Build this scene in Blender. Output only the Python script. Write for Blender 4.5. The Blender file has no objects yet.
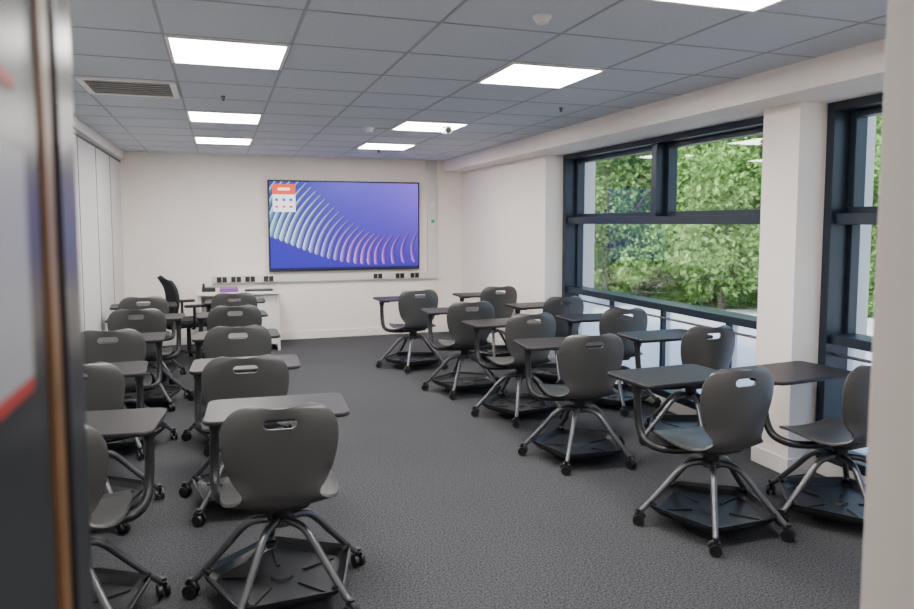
import bpy, bmesh, math, random
import numpy as np
from mathutils import Vector, Matrix
random.seed(7); np.random.seed(7)
scene = bpy.context.scene
COL = scene.collection

# ------------------------------------------------------------------ materials
def mat(name, color, rough=0.5, metal=0.0, noise=None, bump=None, spec=0.5, coat=0.0):
    m = bpy.data.materials.new(name); m.use_nodes = True
    nt = m.node_tree; b = nt.nodes['Principled BSDF']
    if len(color) == 3: color = (*color, 1)
    b.inputs['Base Color'].default_value = color
    b.inputs['Roughness'].default_value = rough
    b.inputs['Metallic'].default_value = metal
    b.inputs['Specular IOR Level'].default_value = spec
    b.inputs['Coat Weight'].default_value = coat
    tc = nt.nodes.new('ShaderNodeTexCoord')
    if noise:
        n = nt.nodes.new('ShaderNodeTexNoise'); n.inputs['Scale'].default_value = noise[0]
        n.inputs['Detail'].default_value = 4
        nt.links.new(tc.outputs['Object'], n.inputs['Vector'])
        r = nt.nodes.new('ShaderNodeValToRGB')
        a = noise[1]
        r.color_ramp.elements[0].position = 0.3; r.color_ramp.elements[1].position = 0.7
        r.color_ramp.elements[0].color = (*[c*(1-a) for c in color[:3]], 1)
        r.color_ramp.elements[1].color = (*[min(1, c*(1+a)) for c in color[:3]], 1)
        nt.links.new(n.outputs['Fac'], r.inputs['Fac'])
        nt.links.new(r.outputs['Color'], b.inputs['Base Color'])
    if bump:
        n2 = nt.nodes.new('ShaderNodeTexNoise'); n2.inputs['Scale'].default_value = bump[0]
        nt.links.new(tc.outputs['Object'], n2.inputs['Vector'])
        bp = nt.nodes.new('ShaderNodeBump'); bp.inputs['Strength'].default_value = bump[1]
        bp.inputs['Distance'].default_value = 0.01
        nt.links.new(n2.outputs['Fac'], bp.inputs['Height'])
        nt.links.new(bp.outputs['Normal'], b.inputs['Normal'])
    return m

def emis(name, color, strength):
    m = bpy.data.materials.new(name); m.use_nodes = True
    b = m.node_tree.nodes['Principled BSDF']
    b.inputs['Base Color'].default_value = (0.8, 0.8, 0.8, 1)
    b.inputs['Emission Color'].default_value = (*color[:3], 1)
    b.inputs['Emission Strength'].default_value = strength
    return m

M_wall = mat('painted_plaster_wall', (0.88, 0.81, 0.755), 0.75, noise=(3, .02), bump=(120, .03))
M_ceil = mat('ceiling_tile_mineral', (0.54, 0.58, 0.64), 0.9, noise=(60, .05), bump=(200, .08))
M_tbar = mat('ceiling_tbar_metal', (0.33, 0.355, 0.40), 0.6)
M_trim = mat('white_trim_paint', (0.84, 0.80, 0.76), 0.45)
M_trunk = mat('trunking_pvc', (0.66, 0.64, 0.62), 0.45)
M_part = mat('folding_partition_laminate', (0.62, 0.61, 0.61), 0.45, noise=(2, .03))
M_seam = mat('partition_seam_dark', (0.12, 0.12, 0.13), 0.6)
M_frame = mat('window_frame_aluminium', (0.020, 0.030, 0.046), 0.33, 0.3)
M_shell = mat('chair_shell_plastic', (0.056, 0.056, 0.056), 0.34, bump=(400, .03))
M_black = mat('black_plastic', (0.009, 0.009, 0.011), 0.4)
M_tray = mat('tray_plastic_dark', (0.013, 0.015, 0.018), 0.38, bump=(300, .05))
M_steel = mat('leg_metal_paint', (0.13, 0.13, 0.14), 0.33, 0.7)
M_tab = mat('tablet_laminate', (0.022, 0.019, 0.022), 0.46, noise=(80, .1), spec=.3)
M_desk = mat('desk_laminate_white', (0.72, 0.69, 0.65), 0.4)
M_fabric = mat('office_chair_fabric', (0.010, 0.010, 0.012), 0.85, bump=(600, .2))
M_purple = mat('purple_card', (0.20, 0.06, 0.30), 0.5)
M_green = mat('green_sign', (0.05, 0.35, 0.15), 0.5)
M_red = mat('red_print', (0.60, 0.03, 0.03), 0.5)
M_white = mat('white_plastic', (0.75, 0.74, 0.72), 0.35)
M_poster = mat('poster_paper', (0.58, 0.61, 0.69), 0.35)
M_doorleaf = mat('door_leaf_dark', (0.022, 0.026, 0.035), 0.28, noise=(4, .1))
M_copper = mat('door_edge_timber', (0.26, 0.12, 0.04), 0.4, noise=(14, .2))
M_corr = mat('corridor_paint', (0.82, 0.74, 0.69), 0.7, noise=(3, .02))
M_pave = mat('paving_concrete', (0.50, 0.50, 0.50), 0.9, noise=(1.5, .12))
M_bark = mat('tree_bark', (0.10, 0.08, 0.06), 0.9, noise=(12, .3), bump=(30, .4))
M_brick = mat('brick_far', (0.28, 0.17, 0.12), 0.9, noise=(6, .2))
M_roof = mat('slate_roof', (0.25, 0.26, 0.29), 0.7, noise=(4, .15))
M_darkgl = mat('dark_pane', (0.05, 0.06, 0.07), 0.1)
M_light = emis('led_panel_diffuser', (1.0, 0.96, 0.91), 50.0)

M_carpet = mat('carpet_loop_pile', (0.075, 0.077, 0.084), 0.95, bump=(350, .6), spec=.2)
nt = M_carpet.node_tree; b = nt.nodes['Principled BSDF']
tc = nt.nodes.new('ShaderNodeTexCoord')
n1 = nt.nodes.new('ShaderNodeTexNoise'); n1.inputs['Scale'].default_value = 105; n1.inputs['Detail'].default_value = 5; n1.inputs['Roughness'].default_value = 0.8
n2 = nt.nodes.new('ShaderNodeTexNoise'); n2.inputs['Scale'].default_value = 1.3
nt.links.new(tc.outputs['Object'], n1.inputs['Vector']); nt.links.new(tc.outputs['Object'], n2.inputs['Vector'])
r1 = nt.nodes.new('ShaderNodeValToRGB')
r1.color_ramp.elements[0].position = .40; r1.color_ramp.elements[0].color = (.021, .022, .026, 1)
r1.color_ramp.elements[1].position = .62; r1.color_ramp.elements[1].color = (.138, .139, .150, 1)
mx = nt.nodes.new('ShaderNodeMix'); mx.data_type = 'RGBA'; mx.blend_type = 'MULTIPLY'; mx.inputs[0].default_value = .2
nt.links.new(n1.outputs['Fac'], r1.inputs['Fac']); nt.links.new(r1.outputs['Color'], mx.inputs[6]); nt.links.new(n2.outputs['Fac'], mx.inputs[7])
nt.links.new(mx.outputs[2], b.inputs['Base Color'])

# window glass: transmissive with a fresnel reflection (valid for both faces of the pane)
M_glass = bpy.data.materials.new('window_glass'); M_glass.use_nodes = True
nt = M_glass.node_tree; nt.nodes.clear()
o = nt.nodes.new('ShaderNodeOutputMaterial'); tr = nt.nodes.new('ShaderNodeBsdfTransparent')
tr.inputs[0].default_value = (.92, .965, .97, 1)
gl = nt.nodes.new('ShaderNodeBsdfGlossy'); gl.inputs['Roughness'].default_value = .01
geo = nt.nodes.new('ShaderNodeNewGeometry')
mr = nt.nodes.new('ShaderNodeMapRange'); mr.inputs['To Min'].default_value = 1.5; mr.inputs['To Max'].default_value = 1/1.5
fr = nt.nodes.new('ShaderNodeFresnel'); ms = nt.nodes.new('ShaderNodeMixShader')
nt.links.new(geo.outputs['Backfacing'], mr.inputs['Value']); nt.links.new(mr.outputs['Result'], fr.inputs['IOR'])
nt.links.new(fr.outputs[0], ms.inputs[0]); nt.links.new(tr.outputs[0], ms.inputs[1]); nt.links.new(gl.outputs[0], ms.inputs[2])
nt.links.new(ms.outputs[0], o.inputs[0])
# frosted privacy film
M_film = bpy.data.materials.new('frosted_film'); M_film.use_nodes = True
nt = M_film.node_tree; nt.nodes.clear()
o = nt.nodes.new('ShaderNodeOutputMaterial'); tl = nt.nodes.new('ShaderNodeBsdfTranslucent'); tl.inputs[0].default_value = (.90,.92,.94,1)
tr = nt.nodes.new('ShaderNodeBsdfTransparent'); ms = nt.nodes.new('ShaderNodeMixShader'); ms.inputs[0].default_value = .4
nt.links.new(tl.outputs[0], ms.inputs[1]); nt.links.new(tr.outputs[0], ms.inputs[2]); nt.links.new(ms.outputs[0], o.inputs[0])

M_leaf = bpy.data.materials.new('tree_leaves'); M_leaf.use_nodes = True
nt = M_leaf.node_tree; nt.nodes.clear()
o = nt.nodes.new('ShaderNodeOutputMaterial')
tc = nt.nodes.new('ShaderNodeTexCoord'); nn = nt.nodes.new('ShaderNodeTexNoise'); nn.inputs['Scale'].default_value = 3.0; nn.inputs['Detail'].default_value = 6
rr = nt.nodes.new('ShaderNodeValToRGB')
rr.color_ramp.elements[0].position = .3; rr.color_ramp.elements[0].color = (.07, .16, .035, 1)
rr.color_ramp.elements[1].position = .7; rr.color_ramp.elements[1].color = (.32, .52, .17, 1)
d = nt.nodes.new('ShaderNodeBsdfDiffuse'); t = nt.nodes.new('ShaderNodeBsdfTranslucent'); ms = nt.nodes.new('ShaderNodeMixShader'); ms.inputs[0].default_value = .35
nt.links.new(tc.outputs['Object'], nn.inputs['Vector']); nt.links.new(nn.outputs['Fac'], rr.inputs['Fac'])
nt.links.new(rr.outputs[0], d.inputs[0]); nt.links.new(rr.outputs[0], t.inputs[0])
nt.links.new(d.outputs[0], ms.inputs[1]); nt.links.new(t.outputs[0], ms.inputs[2]); nt.links.new(ms.outputs[0], o.inputs[0])

# ------------------------------------------------------------------ mesh builder
class MB:
    def __init__(s): s.v = []; s.f = []; s.m = []; s.mats = []; s.sm = []
    def mi(s, m):
        if m not in s.mats: s.mats.append(m)
        return s.mats.index(m)
    def add(s, vs, fs, m, smooth=False, M=None):
        o = len(s.v)
        s.v += [tuple(M @ Vector(p)) if M else tuple(p) for p in vs]
        i = s.mi(m)
        for f in fs: s.f.append(tuple(k+o for k in f)); s.m.append(i); s.sm.append(smooth)
    def box(s, x0, x1, y0, y1, z0, z1, m, M=None):
        vs = [(x0,y0,z0),(x1,y0,z0),(x1,y1,z0),(x0,y1,z0),(x0,y0,z1),(x1,y0,z1),(x1,y1,z1),(x0,y1,z1)]
        s.add(vs, [(0,3,2,1),(4,5,6,7),(0,1,5,4),(1,2,6,5),(2,3,7,6),(3,0,4,7)], m, False, M)
    def cyl(s, p0, p1, r0, r1, m, n=16, M=None):
        s.tube([p0, p1], [r0, r1], m, n, M)
    def tube(s, pts, r, m, n=10, M=None, flat=1.0):
        pts = [Vector(p) for p in pts]
        if not isinstance(r, (list, tuple)): r = [r]*len(pts)
        vs = []; fs = []
        prev = None
        for i, p in enumerate(pts):
            a = pts[max(0, i-1)]; c = pts[min(len(pts)-1, i+1)]
            t = (c-a).normalized()
            if prev is None:
                up = Vector((0,0,1)) if abs(t.z) < .9 else Vector((1,0,0))
                x = t.cross(up).normalized()
            else:
                x = (prev - t*prev.dot(t)).normalized()
            prev = x; y = t.cross(x)
            for k in range(n):
                an = 2*math.pi*k/n
                vs.append(p + x*math.cos(an)*r[i] + y*math.sin(an)*r[i]*flat)
        for i in range(len(pts)-1):
            for k in range(n):
                fs.append((i*n+k, i*n+(k+1) % n, (i+1)*n+(k+1) % n, (i+1)*n+k))
        s.add(vs, fs, m, True, M)
        o = len(pts)-1
        s.add(vs[:n], [tuple(range(n))[::-1]], m, False, M)
        s.add(vs[o*n:], [tuple(range(n))], m, False, M)
    def prism(s, outline, z0, z1, m, M=None, inset=0.0):
        n = len(outline)
        cx = sum(p[0] for p in outline)/n; cy = sum(p[1] for p in outline)/n
        def sc(p, e):
            dx, dy = p[0]-cx, p[1]-cy; L = math.hypot(dx, dy)
            return (cx+dx*(L-e)/L, cy+dy*(L-e)/L)
        if inset:
            h = min(inset, (z1-z0)*.45)
            layers = [(z0, inset), (z0+h, 0), (z1-h, 0), (z1, inset)]
        else: layers = [(z0, 0), (z1, 0)]
        vs = []
        for z, e in layers: vs += [(*sc(p, e), z) for p in outline]
        fs = []
        for i in range(len(layers)-1):
            for k in range(n): fs.append((i*n+k, i*n+(k+1) % n, (i+1)*n+(k+1) % n, (i+1)*n+k))
        fs.append(tuple(range(n))[::-1]); L = len(layers)-1
        fs.append(tuple(L*n+k for k in range(n)))
        s.add(vs, fs, m, False, M)
    def mesh(s, name):
        me = bpy.data.meshes.new(name); me.from_pydata(s.v, [], s.f)
        for m in s.mats: me.materials.append(m)
        me.polygons.foreach_set('material_index', s.m); me.polygons.foreach_set('use_smooth', s.sm)
        me.update(); return me
    def obj(s, name, parent=None, bevel=0, loc=None):
        o = bpy.data.objects.new(name, s.mesh(name)); COL.objects.link(o)
        if parent: o.parent = parent
        if loc: o.location = loc
        if bevel:
            b = o.modifiers.new('bevel', 'BEVEL'); b.width = bevel; b.segments = 2; b.limit_method = 'ANGLE'
        return o

def empty(name, loc=(0,0,0), rot=0):
    e = bpy.data.objects.new(name, None); e.location = loc; e.rotation_euler = (0, 0, rot)
    e.empty_display_size = .1; COL.objects.link(e); return e
def link(name, me, parent):
    o = bpy.data.objects.new(name, me); o.parent = parent; COL.objects.link(o); return o

def smooth_path(pts, sub=6):
    P = [np.array(p, float) for p in pts]; P = [2*P[0]-P[1]] + P + [2*P[-1]-P[-2]]
    out = []
    for i in range(1, len(P)-2):
        for k in range(sub):
            t = k/sub
            out.append(.5*((2*P[i])+(-P[i-1]+P[i+1])*t+(2*P[i-1]-5*P[i]+4*P[i+1]-P[i+2])*t*t+(-P[i-1]+3*P[i]-3*P[i+1]+P[i+2])*t**3))
    out.append(P[-2]); return [tuple(p) for p in out]
def rr2(w, h, r, n=6, cx=0, cy=0):
    out = []
    for (sx, sy, a0) in ((1,1,0),(-1,1,90),(-1,-1,180),(1,-1,270)):
        for k in range(n+1):
            t = math.radians(a0+90*k/n); out.append((cx+sx*(w/2-r)+r*math.cos(t), cy+sy*(h/2-r)+r*math.sin(t)))
    return out

# ------------------------------------------------------------------ room
XL, XR, YB, YF, ZC = -1.17, 3.39, 9.95, 0.80, 2.50
ZB = 2.34
XI = 3.60          # inner face of window frames
m = MB(); m.box(XL-.1, 4.0, -1.6, YB+.15, -.1, 0, M_carpet); m.obj('floor')
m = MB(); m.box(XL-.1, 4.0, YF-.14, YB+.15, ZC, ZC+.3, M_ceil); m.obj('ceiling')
m = MB(); m.box(XL-.15, 4.0, YB, YB+.15, 0, ZC, M_wall); m.obj('wall_back')
m = MB(); m.box(XL-.15, XL, YF-.14, YB, 0, ZC, M_part); m.obj('wall_left')
m = MB()
y = 1.2
while y < YB:
    m.box(XL, XL+.004, y-.006, y+.006, .05, 2.36, M_seam); y += .98
m.box(XL, XL+.045, YF, YB, 2.40, 2.499, M_trim)
m.box(XL, XL+.012, YF, YB, 2.365, 2.385, M_seam)
m.obj('trim_1')
for (nm, a_, b_, c_, d_, z0, z1) in (('wall_right',XR,4.0,7.10,YB,0,ZB),('structural_column',XR,4.0,3.52,3.83,0,ZB),('wall_right_near',XR,4.0,YF-.14,1.5,0,ZB),
        ('window_upstand',XI+.02,4.0,3.83,7.10,0,.10),('window_upstand',XI+.02,4.0,1.5,3.52,0,.10),('ceiling_bulkhead',3.11,4.0,YF,YB,ZB,ZC)):
    m = MB(); m.box(a_, b_, c_, d_, z0, z1, M_wall); m.obj(nm)
m = MB()
m.box(XL, -.20, YF-.14, YF, 0, ZC, M_corr)
m.box(.97, XR, YF-.14, YF, 0, ZC, M_corr)
m.box(-.20, .97, YF-.14, YF, 2.14, ZC, M_corr)
m.obj('wall_front')
m = MB(); m.box(XL, XR, YB-.018, YB, 0, .11, M_trim); m.obj('baseboard_back', bevel=.004)
for bx in ((XR-.018, XR, 7.10, YB-.018),(XR-.018, XI, 7.082, 7.10),(XR-.018, XR, 3.52, 3.83),(XR-.018, XI, 3.502, 3.52),(XI+.002, XI+.02, 3.83, 7.08),(XI+.002, XI+.02, 1.5, 3.5)):
    m = MB(); m.box(*bx, 0, .11, M_trim); m.obj('baseboard_right', bevel=.004)
m = MB(); m.box(XL, XL+.015, YF, YB-.02, 0, .06, M_seam); m.obj('baseboard_left')

GX, GY = -.23, 3.73
m = MB()
x = GX-.6
while x < 3.1:
    m.box(x-.007, x+.007, YF, YB, ZC-.003, ZC, M_tbar); x += .6
y = GY-.6*4
while y < YB:
    m.box(XL, 3.11, y-.007, y+.007, ZC-.0025, ZC, M_tbar); y += .6
m.obj('ceiling_grid')
for x0 in (GX, GX+1.8):
    for y0 in (GY-1.8, GY, GY+2.4, GY+4.2):
        e = empty('ceiling_light_panel', (x0+.3, y0+.3, ZC))
        a = MB(); a.box(-.277, .277, -.277, .277, -.010, -.004, M_light); a.obj('diffuser', e)
        a = MB()
        for (p, q, r_, s_) in ((-.296,.296,-.296,-.277),(-.296,.296,.277,.296),(-.296,-.277,-.277,.277),(.277,.296,-.277,.277)):
            a.box(p, q, r_, s_, -.014, -.001, M_white)
        a.obj('frame', e)
e = empty('ceiling_air_vent', (GX-.3, GY+1.5, ZC))
a = MB()
a.box(-.29,.29,-.29,-.25,-.015,-.001,M_white); a.box(-.29,.29,.25,.29,-.015,-.001,M_white)
a.box(-.29,-.25,-.25,.25,-.015,-.001,M_white); a.box(.25,.29,-.25,.25,-.015,-.001,M_white)
a.box(-.25,.25,-.25,.25,-.003,-.001,M_black)
for k in range(7):
    yy = -.22+.073*k
    a.box(-.25,.25,-.018,.018,-.002,.002,M_white, Matrix.Translation((0,yy,-.012)) @ Matrix.Rotation(math.radians(20),4,'X'))
a.obj('grille', e)
def detector(x, y, r=.05, h=.045, nm='smoke_detector', mm=M_white):
    a = MB(); a.cyl((0,0,-.012),(0,0,0), r*1.15, r*1.2, mm, 24); a.cyl((0,0,-h),(0,0,-.012), r*.7, r, mm, 24)
    a.obj(nm, loc=(x, y, ZC))
detector(1.36, 6.7); detector(1.36, 2.9, .035, .03)
detector(.05, 5.4, .012, .035, 'ceiling_sprinkler', M_steel); detector(2.56, 5.1, .012, .035, 'ceiling_sprinkler', M_steel)
detector(1.9, 8.75, .012, .035, 'ceiling_sprinkler', M_steel)
e = empty('ceiling_sensor_camera', (1.99, 6.25, ZC))
a = MB(); a.cyl((0,0,-.03),(0,0,0), .06,.06,M_white,24); a.cyl((.0,-.05,-.06),(.0,.05,-.06), .035,.035,M_white,20); a.cyl((0,-.055,-.06),(0,-.05,-.06),.022,.028,M_black,20); a.obj('body', e)

# ------------------------------------------------------------------ windows
def window(name, y0, y1, mull, low_mull):
    e = empty(name, (0, 0, 0))
    a = MB(); F = M_frame; XO = XI+.23; XG = XI+.18
    a.box(XI, XO, y0, y0+.06, .10, ZB, F); a.box(XI, XO, y1-.06, y1, .10, ZB, F)
    a.box(XI, XO, y0+.06, y1-.06, ZB-.05, ZB, F); a.box(XI, XO, y0+.06, y1-.06, .10, .16, F)
    a.box(XI+.03, XO, y0+.06, y1-.06, 1.59, 1.66, F)
    a.box(XI+.03, XO, y0+.06, y1-.06, .84, .90, F)
    for my in mull:
        a.box(XI+.03, XO, my-.04, my+.04, 1.66, ZB-.05, F)
    for my in low_mull:
        a.box(XI+.14, XO, my-.018, my+.018, .16, .84, F)
    ys = [y0+.06]+sum([[q-.04, q+.04] for q in mull], [])+[y1-.06]
    for k in range(0, len(ys), 2):
        p, q = ys[k], ys[k+1]; w = .05
        for (u0, u1, z0, z1) in ((p, p+w, 1.66, ZB-.05), (q-w, q, 1.66, ZB-.05), (p+w, q-w, 1.66, 1.70), (p+w, q-w, ZB-.09, ZB-.05)):
            a.box(XG-.06, XG+.03, u0, u1, z0, z1, F)
    a.box(XG-.04, XG+.03, y0+.06, y0+.09, .90, 1.59, F); a.box(XG-.04, XG+.03, y1-.09, y1-.06, .90, 1.59, F)
    a.obj('frame', e, bevel=.003)
    g = MB(); g.box(XG-.003, XG+.003, y0+.05, y1-.05, .85, ZB-.04, M_glass); g.obj('glass', e)
    g = MB(); x = XG; g.add([(x,y0+.05,.15),(x,y1-.05,.15),(x,y1-.05,.85),(x,y0+.05,.85)],[(0,3,2,1)],M_film); g.obj('frosted_pane', e)
    r = MB(); r.tube([(XI+.08, y0+.06, .77), (XI+.08, y1-.06, .77)], .010, M_steel); r.obj('guard_rail', e)
window('window_1', 3.83, 7.10, [5.42], [6.3, 5.42, 4.55])
window('window_2', 1.50, 3.52, [2.30], [2.5])

# ------------------------------------------------------------------ doorway
e = empty('door_1', (0, 0, 0))
a = MB(); a.box(-.19, -.131, -.35, .60, .01, 2.10, M_doorleaf); a.obj('leaf', e, bevel=.003)
a = MB(); a.box(-.20, -.134, .605, .645, 0, 2.14, M_doorleaf); a.box(-.20, -.134, .725, .80, 0, 2.14, M_doorleaf)
a.box(-.20, -.131, .648, .684, 0, 2.14, M_copper); a.box(-.20, -.140, .684, .725, 0, 2.14, M_black)
a.obj('frame_left', e, bevel=.003)
a = MB(); a.box(.942, .97, .62, .82, 0, 2.14, M_corr); a.box(-.20, .942, .62, .82, 2.10, 2.14, M_doorleaf); a.obj('frame_right', e, bevel=.003)
a = MB(); a.tube([(-.131,.50,1.02),(-.085,.50,1.02),(-.085,.38,1.02)], .010, M_steel); a.obj('handle', e)
X0, X1 = -.1312, -.1295
a = MB(); a.box(X0, X1, .28, .578, 1.490, 1.65, M_poster); a.box(X0,X1,.28,.578,1.480,1.490,M_red); a.box(X0,X1,.28,.560,1.690,1.700,M_red); a.obj('poster_sheet', e)
m = MB()
m.box(XL-.3, XL-.15, -1.6, YF-.14, 0, 2.6, M_corr); m.box(3.39, 3.5, -1.6, YF-.14, 0, 2.6, M_corr)
m.box(XL-.3, 3.5, -1.75, -1.6, 0, 2.6, M_corr); m.obj('wall_corridor')
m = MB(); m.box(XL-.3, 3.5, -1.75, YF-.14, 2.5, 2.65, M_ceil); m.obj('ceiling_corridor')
m = MB(); m.box(XL-.3, 3.5, -1.75, -1.6, -.1, 0, M_carpet); m.box(XL-.3, XL-.1, -1.6, .7, -.1, 0, M_carpet); m.obj('floor_corridor')
e = empty('corridor_light_panel', (.9, -.6, 2.5))
a = MB(); a.box(-.3,.3,-.15,.15,-.012,-.002, emis('corridor_led', (1,.92,.86), 22)); a.obj('diffuser', e)

# ------------------------------------------------------------------ chair meshes
rows = [(.242,.424,.140),(.240,.437,.180),(.215,.452,.212),(.12,.457,.236),(.02,.451,.244),(-.06,.448,.242),(-.12,.450,.226),
        (-.160,.462,.190),(-.182,.483,.158),(-.195,.510,.154),(-.203,.545,.176),(-.210,.60,.201),(-.216,.67,.221),(-.222,.735,.229),(-.227,.79,.225),(-.230,.828,.209),(-.232,.853,.184),(-.233,.867,.154),(-.2335,.874,.118)]
pr = smooth_path(rows, 4)
NU = 22; vs = []; fs = []
for (y, z, w) in pr:
    bf = min(1, max(0, (z-.46)/.14)); bf = bf*bf*(3-2*bf)
    for k in range(NU+1):
        u = -1+2*k/NU
        yy = y + .050*bf*u*u
        zz = z + (1-bf)*(.014*u*u - .012*(1-u*u)*(1 if y < .2 else .3))
        vs.append((w*u, yy, zz))
for i in range(len(pr)-1):
    for k in range(NU):
        a_ = i*(NU+1)+k; fs.append((a_, a_+1, a_+NU+2, a_+NU+1))
me = bpy.data.meshes.new('shell_raw'); me.from_pydata(vs, [], fs); me.materials.append(M_shell)
sh = bpy.data.objects.new('shell_raw', me); COL.objects.link(sh)
so = sh.modifiers.new('s', 'SOLIDIFY'); so.thickness = .013; so.offset = 0
c = MB()
def stadium(w, h, n=10):
    r = h/2; out = []
    for k in range(n+1): t = -math.pi/2+math.pi*k/n; out.append((w/2-r+r*math.cos(t), r*math.sin(t)))
    for k in range(n+1): t = math.pi/2+math.pi*k/n; out.append((-w/2+r+r*math.cos(t), r*math.sin(t)))
    return out
c.prism(stadium(.130, .042), -.2, .2, M_shell)
co = c.obj('cut'); co.matrix_world = Matrix.Translation((0, -.22, .812)) @ Matrix.Rotation(math.pi/2, 4, 'X')
bo = sh.modifiers.new('b', 'BOOLEAN'); bo.object = co; bo.operation = 'DIFFERENCE'; bo.solver = 'EXACT'
bv = sh.modifiers.new('bv', 'BEVEL'); bv.width = .003; bv.segments = 2; bv.limit_method = 'ANGLE'; bv.angle_limit = math.radians(50)
bpy.context.view_layer.update()
dg = bpy.context.evaluated_depsgraph_get()
ME_shell = bpy.data.meshes.new_from_object(sh.evaluated_get(dg)); ME_shell.name = 'seat_shell'
for p in ME_shell.polygons: p.use_smooth = True
ME_shell.set_sharp_from_angle(angle=math.radians(45))
bpy.data.objects.remove(sh); bpy.data.objects.remove(co)
a = MB(); a.cyl((0,0,.33),(0,0,.425), .038, .045, M_black, 20)
a.prism(rr2(.24,.26,.05), .415, .440, M_black, inset=.008)
a.cyl((0,0,.315),(0,0,.345), .05,.058, M_steel, 20)
ME_hub = a.mesh('swivel_hub')
a = MB(); cst = MB(); RAD = .385
for k in range(5):
    an = math.radians(90+72*k); R = Matrix.Rotation(an, 4, 'Z')
    path = smooth_path([(.035,0,.338),(.11,0,.332),(.165,0,.300),(.25,0,.205),(.36,0,.088),(RAD,0,.075)], 5)
    nn_ = len(path); a.tube(path, [.0185-.005*i/nn_ for i in range(nn_)], M_steel, 12, R)
    sw = Matrix.Translation((RAD*math.cos(an), RAD*math.sin(an), 0)) @ Matrix.Rotation(random.random()*6.28, 4, 'Z')
    for sx in (-1, 1):
        cst.cyl((sx*.008,0,.031),(sx*.024,0,.031), .031,.029, M_black, 20, sw)
    cst.cyl((0,0,.03),(0,0,.088), .014,.016, M_black, 12, sw)
    cst.tube(smooth_path([(0,-.028,.045),(0,-.018,.062),(0,0,.068),(0,.018,.062)],3), .014, M_black, 8, sw)
ME_legs = a.mesh('legs'); ME_cast = cst.mesh('castors')
a = MB()
def penta(r, rc=.07, n=6):
    out = []
    for k in range(5):
        c0 = 90+72*k
        cx, cy = (r-rc)*math.cos(math.radians(c0)), (r-rc)*math.sin(math.radians(c0))
        for j in range(n+1):
            t = math.radians(c0-36+72*j/n); out.append((cx+rc*math.cos(t), cy+rc*math.sin(t)))
    return out
prof = [(.20,.062),(.285,.066),(.325,.098),(.332,.118),(.322,.118),(.312,.100),(.275,.078),(.13,.076)]
n = len(penta(.3)); vs = []; fs = []
for r_, z_ in prof: vs += [(*p, z_) for p in penta(r_, .07 if r_ > .15 else .04)]
for i in range(len(prof)-1):
    for k in range(n): fs.append((i*n+k, i*n+(k+1) % n, (i+1)*n+(k+1) % n, (i+1)*n+k))
fs.append(tuple(range(n))[::-1]); fs.append(tuple((len(prof)-1)*n+k for k in range(n)))
a.add(vs, fs, M_tray, False)
for k in range(5):
    R = Matrix.Rotation(math.radians(90+72*k), 4, 'Z')
    a.box(.10,.25,-.006,.006,.076,.084, M_tray, R)
    a.cyl((.30,0,.105),(.33,0,.13),.018,.016,M_tray,10,R)
a.cyl((0,0,.076),(0,0,.088),.05,.045,M_tray,20)
ME_tray = a.mesh('storage_tray')
a = MB(); a.prism(rr2(.64,.41,.05,6,0,.335), .722, .742, M_tab, inset=.005); ME_tab = a.mesh('writing_tablet')
def arm(sg):
    a = MB()
    p = smooth_path([(0,.03,.405),(sg*.14,.05,.402),(sg*.245,.11,.405),(sg*.276,.20,.43),(sg*.280,.25,.50),(sg*.280,.27,.60),(sg*.277,.28,.712)], 6)
    a.tube(p, .021, M_black, 12)
    a.prism(rr2(.10,.18,.03,5,sg*.245,.29), .708, .723, M_black, inset=.003)
    a.cyl((sg*.277,.28,.67),(sg*.277,.28,.71),.026,.030,M_black,14)
    return a.mesh('tablet_arm')
ME_armL, ME_armR = arm(-1), arm(1)

def chair(bx, by, rot=0.0, side='L', leg=0.0):
    r = math.radians(rot)
    cx = bx - .23*math.sin(r); cy = by + .23*math.cos(r)
    e = empty('tablet_arm_chair', (cx, cy, 0), 0)
    for nm, me_, base in (('seat_shell', ME_shell, r), ('swivel_hub', ME_hub, r), ('legs', ME_legs, leg), ('castors', ME_cast, leg), ('storage_tray', ME_tray, leg),
                    ('writing_tablet', ME_tab, r), ('tablet_arm', ME_armL if side == 'L' else ME_armR, r)):
        o = link(nm, me_, e); o.rotation_euler[2] = base
L = math.radians
chair(2.46, 2.84, 3, 'L', L(2)); chair(2.29, 4.04, -5, 'L', L(-4)); chair(2.37, 5.15, 4, 'L', L(8)); chair(2.19, 6.11, -3, 'L', L(0)); chair(2.04, 7.37, 4, 'L', L(12))
chair(3.20, 2.70, 6, 'L', L(18)); chair(3.26, 4.10, 1, 'L', L(16)); chair(3.25, 5.20, -2, 'L', L(20)); chair(3.22, 6.25, 3, 'L', L(18)); chair(3.03, 7.50, 2, 'L', L(18))
chair(.21, 2.82, -3, 'L', L(4)); chair(.118, 3.96, -2, 'L', L(-7)); chair(.109, 5.17, 0, 'L', L(3)); chair(.116, 6.47, 2, 'L', L(9)); chair(.131, 7.66, -2, 'L', L(0))
chair(-.64, 2.80, -6, 'R', L(6)); chair(-.72, 4.01, 3, 'R', L(0)); chair(-.73, 5.25, 0, 'R', L(-6)); chair(-.68, 6.48, -3, 'R', L(4)); chair(-.72, 7.54, 5, 'R', L(8))

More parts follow.
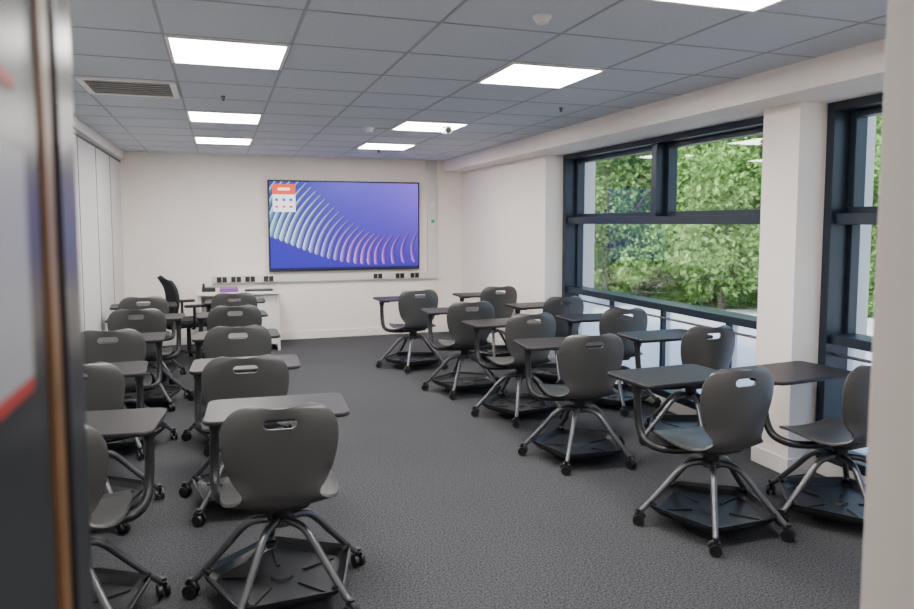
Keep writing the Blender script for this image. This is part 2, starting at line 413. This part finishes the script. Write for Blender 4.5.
# ------------------------------------------------------------------ display on back wall
E = empty('wall_display', (1.68, YB, 1.56))
W, Hh = 2.10, 1.235
a = MB()
a.box(-W/2, W/2, -.075, -.02, -Hh/2, Hh/2, M_black); a.box(-.6,.6,-.02,0,-.3,.3,M_black); a.obj('casing', E, bevel=.006)
NX, NY = 560, 320
s_ = np.linspace(0, 1, NX); t_ = np.linspace(0, 1, NY)
S, T = np.meshgrid(s_, t_)
img = np.zeros((NY, NX, 3))
c00 = np.array([38,40,140.]); c10 = np.array([110,82,198.]); c01 = np.array([42,32,148.]); c11 = np.array([50,32,138.])
for i in range(3):
    img[..., i] = (c00[i]*(1-S)+c10[i]*S)*(1-T) + (c01[i]*(1-S)+c11[i]*S)*T
asp = W/Hh
P = smooth_path([(.02,-.25,0),(.14,-.12,0),(.27,.06,0),(.39,.24,0),(.52,.43,0),(.66,.57,0),(.82,.61,0),(1.06,.55,0)], 4)
Q = smooth_path([(-.17,.48,0),(-.06,.58,0),(.07,.67,0),(.22,.78,0),(.38,.88,0),(.56,.945,0),(.76,.955,0),(1.05,.93,0)], 4)
cols = [np.array(c, float) for c in ((90,170,225),(130,230,242),(190,242,248),(175,210,248),(150,140,234),(195,130,235),(180,100,225),(150,95,220))]
N = len(P)
for k in list(range(N))[::-1]:
    f = k/(N-1); p = np.array(P[k][:2])*[asp, 1]; q = np.array(Q[k][:2])*[asp, 1]
    dv = q-p; LL = np.hypot(*dv); tx = dv/LL; nx_ = np.array([-tx[1], tx[0]])
    rx = S*asp-p[0]; ry = T-p[1]
    al = (rx*tx[0]+ry*tx[1])/LL; alc = np.clip(al, 0, 1)
    bow = -.05*np.sin(alc*math.pi)
    la = rx*nx_[0]+ry*nx_[1]+bow
    w0 = .036-.010*f
    tip = np.sqrt(np.clip(1-(1-np.clip((1-alc)*LL/w0, 0, 1))**2, 0, 1))
    wid = w0*(.20+.80*alc**.7)*tip
    mk = (al > 0) & (al < 1) & (np.abs(la) < wid)
    ci = f*(len(cols)-1); i0 = int(min(ci, len(cols)-2)); cc = cols[i0]*(1-(ci-i0))+cols[i0+1]*(ci-i0)
    sh_ = np.clip((la/np.maximum(wid, 1e-5)+1)/2, 0, 1)
    for i in range(3):
        v = cc[i]*(.22+.78*sh_**1.1)*(.65+.35*al) + 55*(sh_ > .86)*(1-f*.4)
        v = v + np.array([20,8,60][i])*(1-sh_)
        img[..., i] = np.where(mk, np.clip(v, 0, 255), img[..., i])
def rect(x0, x1, y0, y1, c):
    mk = (S >= x0) & (S <= x1) & (T >= y0) & (T <= y1)
    for i in range(3): img[..., i][mk] = c[i]
rect(.02,.165,.03,.34,(235,232,240)); rect(.02,.165,.03,.145,(232,75,35)); rect(.055,.13,.07,.10,(250,240,235))
for k in range(3): rect(.035+.046*k,.055+.046*k,.19,.22,(70,90,170)); rect(.035+.046*k,.055+.046*k,.27,.295,(190,80,90))
rect(0,1,.975,1,(26,26,70))
lin = np.where(img/255 <= .04045, img/255/12.92, ((img/255+.055)/1.055)**2.4)
vs = [((sx-.5)*(W-.04), -.0765, (.5-ty)*(Hh-.04)) for ty in t_ for sx in s_]
fs = [(j*NX+i, (j+1)*NX+i, (j+1)*NX+i+1, j*NX+i+1) for j in range(NY-1) for i in range(NX-1)]
me = bpy.data.meshes.new('screen'); me.from_pydata(vs, [], fs)
ca = me.color_attributes.new('Col', 'FLOAT_COLOR', 'POINT')
ca.data.foreach_set('color', np.concatenate([lin.reshape(-1, 3), np.ones((NX*NY, 1))], 1).ravel())
ms_ = bpy.data.materials.new('display_image'); ms_.use_nodes = True; nt = ms_.node_tree; b = nt.nodes['Principled BSDF']
at = nt.nodes.new('ShaderNodeVertexColor'); at.layer_name = 'Col'
b.inputs['Base Color'].default_value = (.01,.01,.012,1); b.inputs['Roughness'].default_value = .3; b.inputs['Specular IOR Level'].default_value = .25
nt.links.new(at.outputs[0], b.inputs['Emission Color']); b.inputs['Emission Strength'].default_value = 2.3
me.materials.append(ms_); link('screen', me, E)

a = MB(); a.box(-.10, 2.86, YB-.05, YB, .80, .90, M_trunk); a.box(2.86, 3.00, YB-.05, YB, .80, 2.499, M_trunk); a.obj('wall_trunking', bevel=.004)
def socket(x, z=.85, w=.14, y=YB-.05):
    a = MB(); a.prism(rr2(w,.085,.008,3), 0, .012, M_white, inset=.002)
    for sx in (-1, 1):
        a.box(sx*.034-.030, sx*.034+.030, -.036, .036, .012, .016, M_black)
    o = a.obj('power_socket'); o.matrix_world = Matrix.Translation((x, y, z)) @ Matrix.Rotation(math.pi/2, 4, 'X')
for x in (.02,.20,.38): socket(x)
for x in (.62,2.12,2.44,2.66): socket(x)
a = MB(); a.box(2.90,2.97,YB-.062,YB-.05,1.56,1.66,M_white); a.box(2.91,2.96,YB-.065,YB-.062,1.60,1.65,M_green); a.obj('wall_control_plate')
a = MB(); a.cyl((2.93,YB-.06,1.86),(2.93,YB-.05,1.86),.04,.04,M_white,20); a.obj('wall_thermostat')

# ------------------------------------------------------------------ teacher desk
E = empty('teacher_desk', (.22, 9.42, 0))
a = MB(); a.box(-.50,.50,-.33,.33,.715,.745,M_desk); a.obj('top', E, bevel=.004)
a = MB(); a.box(-.48,-.45,-.30,.30,0,.715,M_desk); a.box(.45,.48,-.30,.30,0,.715,M_desk); a.box(-.45,.45,.20,.22,.25,.715,M_desk); a.box(.10,.45,-.28,.20,.08,.70,M_desk); a.obj('carcass', E, bevel=.003)
a = MB(); a.prism(rr2(.22,.30,.01,3), 0, .045, M_purple, inset=.003); a.obj('purple_folder_stack', loc=(.10,9.35,.745))
a = MB(); a.box(-.17,.17,-.07,.07,0,.02,M_black); a.obj('desk_keyboard', bevel=.004, loc=(.46,9.3,.745))
E = empty('desk_phone', (-.14,9.4,.745))
a = MB(); a.box(-.08,.08,-.09,.09,0,.05,M_black); a.tube(smooth_path([(-.06,-.08,.055),(-.06,-.04,.085),(-.06,.04,.085),(-.06,.08,.055)],4),.016,M_black); a.obj('body',E,bevel=.005)

# ------------------------------------------------------------------ office chair
E = empty('office_swivel_chair', (-.36, 8.72, 0), math.radians(-75))
a = MB()
for k in range(5):
    R = Matrix.Rotation(math.radians(20+72*k), 4, 'Z')
    a.tube(smooth_path([(.03,0,.12),(.15,0,.11),(.30,0,.075)],4), .02, M_black, 8, R)
    a.cyl((.30,-.022,.03),(.30,.022,.03),.03,.03,M_black,16,R)
a.cyl((0,0,.10),(0,0,.40),.028,.022,M_black,16); a.obj('star_base', E)
a = MB(); a.prism(rr2(.48,.47,.10,8), .42, .50, M_fabric, inset=.025); a.obj('seat', E)
vs=[];fs=[];prb = smooth_path([(-.22,.52,.17),(-.25,.60,.22),(-.235,.72,.235),(-.25,.85,.225),(-.30,.95,.19),(-.325,.985,.13)],4)
for (y,z,w) in prb:
    for k in range(13):
        u=-1+k/6; vs.append((w*u,y+.06*u*u,z))
for i in range(len(prb)-1):
    for k in range(12): q=i*13+k; fs.append((q,q+1,q+14,q+13))
a = MB(); a.add(vs,fs,M_fabric,True); o = a.obj('backrest',E); q=o.modifiers.new('s','SOLIDIFY'); q.thickness=.045
a = MB(); a.tube(smooth_path([(0,-.05,.41),(0,-.22,.41),(0,-.29,.50),(0,-.28,.65)],5),.022,M_black,10)
for sx in (-1,1):
    a.tube(smooth_path([(sx*.12,0,.415),(sx*.27,0,.42),(sx*.30,0,.50),(sx*.30,0,.66)],5),.016,M_black,10)
    a.prism(rr2(.08,.26,.035,5,sx*.30,.02),.66,.69,M_black,inset=.008)
a.obj('arms',E)

# ------------------------------------------------------------------ outdoors
m = MB(); m.box(4.0, 60, -25, 60, -.3, -.1, M_pave); m.obj('ground_paving')
def foliage_mesh(seed, nleaf=20000):
    rng = np.random.RandomState(seed)
    blobs = []
    for _ in range(34):
        z = rng.uniform(-1.9, 1.9); rr_ = 1.75*math.sqrt(max(.1, 1-(z/2.4)**2))
        an = rng.uniform(0, 6.28); q = rng.uniform(.3, 1)*rr_
        blobs.append((q*math.cos(an), q*math.sin(an), z, rng.uniform(.35, .8)))
    B = np.array(blobs)[rng.randint(len(blobs), size=nleaf)]
    def unit(a): return a/np.linalg.norm(a, axis=1, keepdims=True)
    dv = unit(rng.normal(size=(nleaf, 3)))
    C = B[:, :3]+dv*(B[:, 3:4]*rng.uniform(.55, 1.12, size=(nleaf, 1)))
    a1 = unit(rng.normal(size=(nleaf, 3))); a2 = unit(np.cross(a1, rng.normal(size=(nleaf, 3))))
    Ln = rng.uniform(.04, .085, size=(nleaf, 1)); w_ = Ln*.55
    V = np.stack([C-a1*Ln, C+a2*w_, C+a1*Ln, C-a2*w_], 1).reshape(-1, 3)
    F = np.arange(nleaf*4).reshape(-1, 4)
    me = bpy.data.meshes.new('foliage'); me.from_pydata(V.tolist(), [], F.tolist()); me.materials.append(M_leaf); return me
FM = [foliage_mesh(1), foliage_mesh(2), foliage_mesh(3)]
a = MB(); a.tube(smooth_path([(0,0,0),(.03,.02,1.2),(-.03,0,2.4),(.05,.05,3.6)],4),[.10-.005*i for i in range(13)],M_bark,10)
for an in (0,2.1,4.2,5.3):
    a.tube([(0,0,1.3),(.5*math.cos(an),.5*math.sin(an),2.0),(1.1*math.cos(an),1.1*math.sin(an),2.8)],[.06,.045,.02],M_bark,8)
ME_tr = a.mesh('trunk')
def tree(x, y, s=1.0, zc=2.9, k=0, rot=0.0):
    e = empty('street_tree', (x, y, -.1), rot); e.scale = (s, s, s)
    link('trunk', ME_tr, e); o = link('crown', FM[k % 3], e); o.location = (0, 0, zc)
for i, (x, y, s, zc) in enumerate([(7.6,13.0,.85,2.35),(9.4,11.6,.9,2.45),(11.2,10.2,.9,2.5),(12.4,17.0,1.15,2.5),(13.6,13.2,1.15,2.5),(13.6,19.5,1.3,2.5),(12.0,23.0,1.4,2.4),(16.8,16.0,1.3,2.5),(17.5,20.5,1.5,2.3),
                            (17.0,12.6,1.25,2.5),(9.5,17.5,1.1,2.4),(20.5,16.5,1.5,2.4),(18.5,9.5,1.4,2.4),(12.6,7.8,1.0,2.5),(21,22,1.7,2.3),(24,12,1.7,2.3),(14,26,1.7,2.3)]):
    tree(x, y, s, zc, i, i*1.3)
# low shrub border behind the path
for i in range(15):
    t_i = i/14
    e = empty('garden_shrub', (7.3+t_i*6.6, 15.4-t_i*8.6, .35), i*2.1); e.scale = (.40, .40, .33)
    link('leaves', FM[i % 3], e)
def house(x, y, w, d_, h, rot):
    e = empty('distant_building', (x, y, -.1), rot)
    a = MB(); a.box(-w/2, w/2, -d_/2, d_/2, 0, h, M_brick)
    a.add([(-w/2-.3,-d_/2-.3,h),(w/2+.3,-d_/2-.3,h),(w/2+.3,d_/2+.3,h),(-w/2-.3,d_/2+.3,h),(-w/2-.3,0,h+2.6),(w/2+.3,0,h+2.6)],
          [(0,1,5,4),(2,3,4,5),(0,4,3),(1,2,5),(0,3,2,1)], M_roof)
    for i in range(int(w/2.4)):
        for z0 in (1.0, 3.6):
            xx = -w/2+1.0+i*2.4; a.box(xx, xx+1.1, -d_/2-.03, -d_/2, z0, z0+1.3, M_darkgl)
            a.box(xx-.08, xx+1.18, -d_/2-.06, -d_/2-.03, z0-.08, z0, M_trim)
    a.obj('shell', e)
house(15, 40, 16, 8, 5.6, math.radians(-25)); house(37, 30, 16, 8, 5.0, math.radians(-55)); house(40, 10, 16, 8, 5.4, math.radians(-85))

# ------------------------------------------------------------------ light
w = bpy.data.worlds.new('sky'); scene.world = w; w.use_nodes = True
nt = w.node_tree; bg = nt.nodes['Background']; sk = nt.nodes.new('ShaderNodeTexSky')
sk.sky_type = 'NISHITA'; sk.sun_disc = False; sk.sun_elevation = math.radians(42); sk.sun_rotation = math.radians(250); sk.dust_density = 3
nt.links.new(sk.outputs[0], bg.inputs[0]); bg.inputs[1].default_value = .85
sl = bpy.data.lights.new('sun', 'SUN'); sl.energy = 9.0; sl.angle = math.radians(6); sl.color = (1, .95, .86)
so = bpy.data.objects.new('sun', sl); COL.objects.link(so)
so.rotation_euler = Vector((.72, .25, -.72)).to_track_quat('-Z', 'Y').to_euler()

# ------------------------------------------------------------------ camera
cam = bpy.data.cameras.new('camera'); co = bpy.data.objects.new('camera', cam); COL.objects.link(co)
cam.sensor_width = 36; cam.lens = 28.0; cam.shift_y = -.0293; cam.clip_start = .02
co.location = (0, 0, 1.6); co.rotation_euler = (math.radians(90-4.4), 0, math.radians(-18.47))
cam.dof.use_dof = True; cam.dof.focus_distance = 4.5; cam.dof.aperture_fstop = 3.5
scene.camera = co
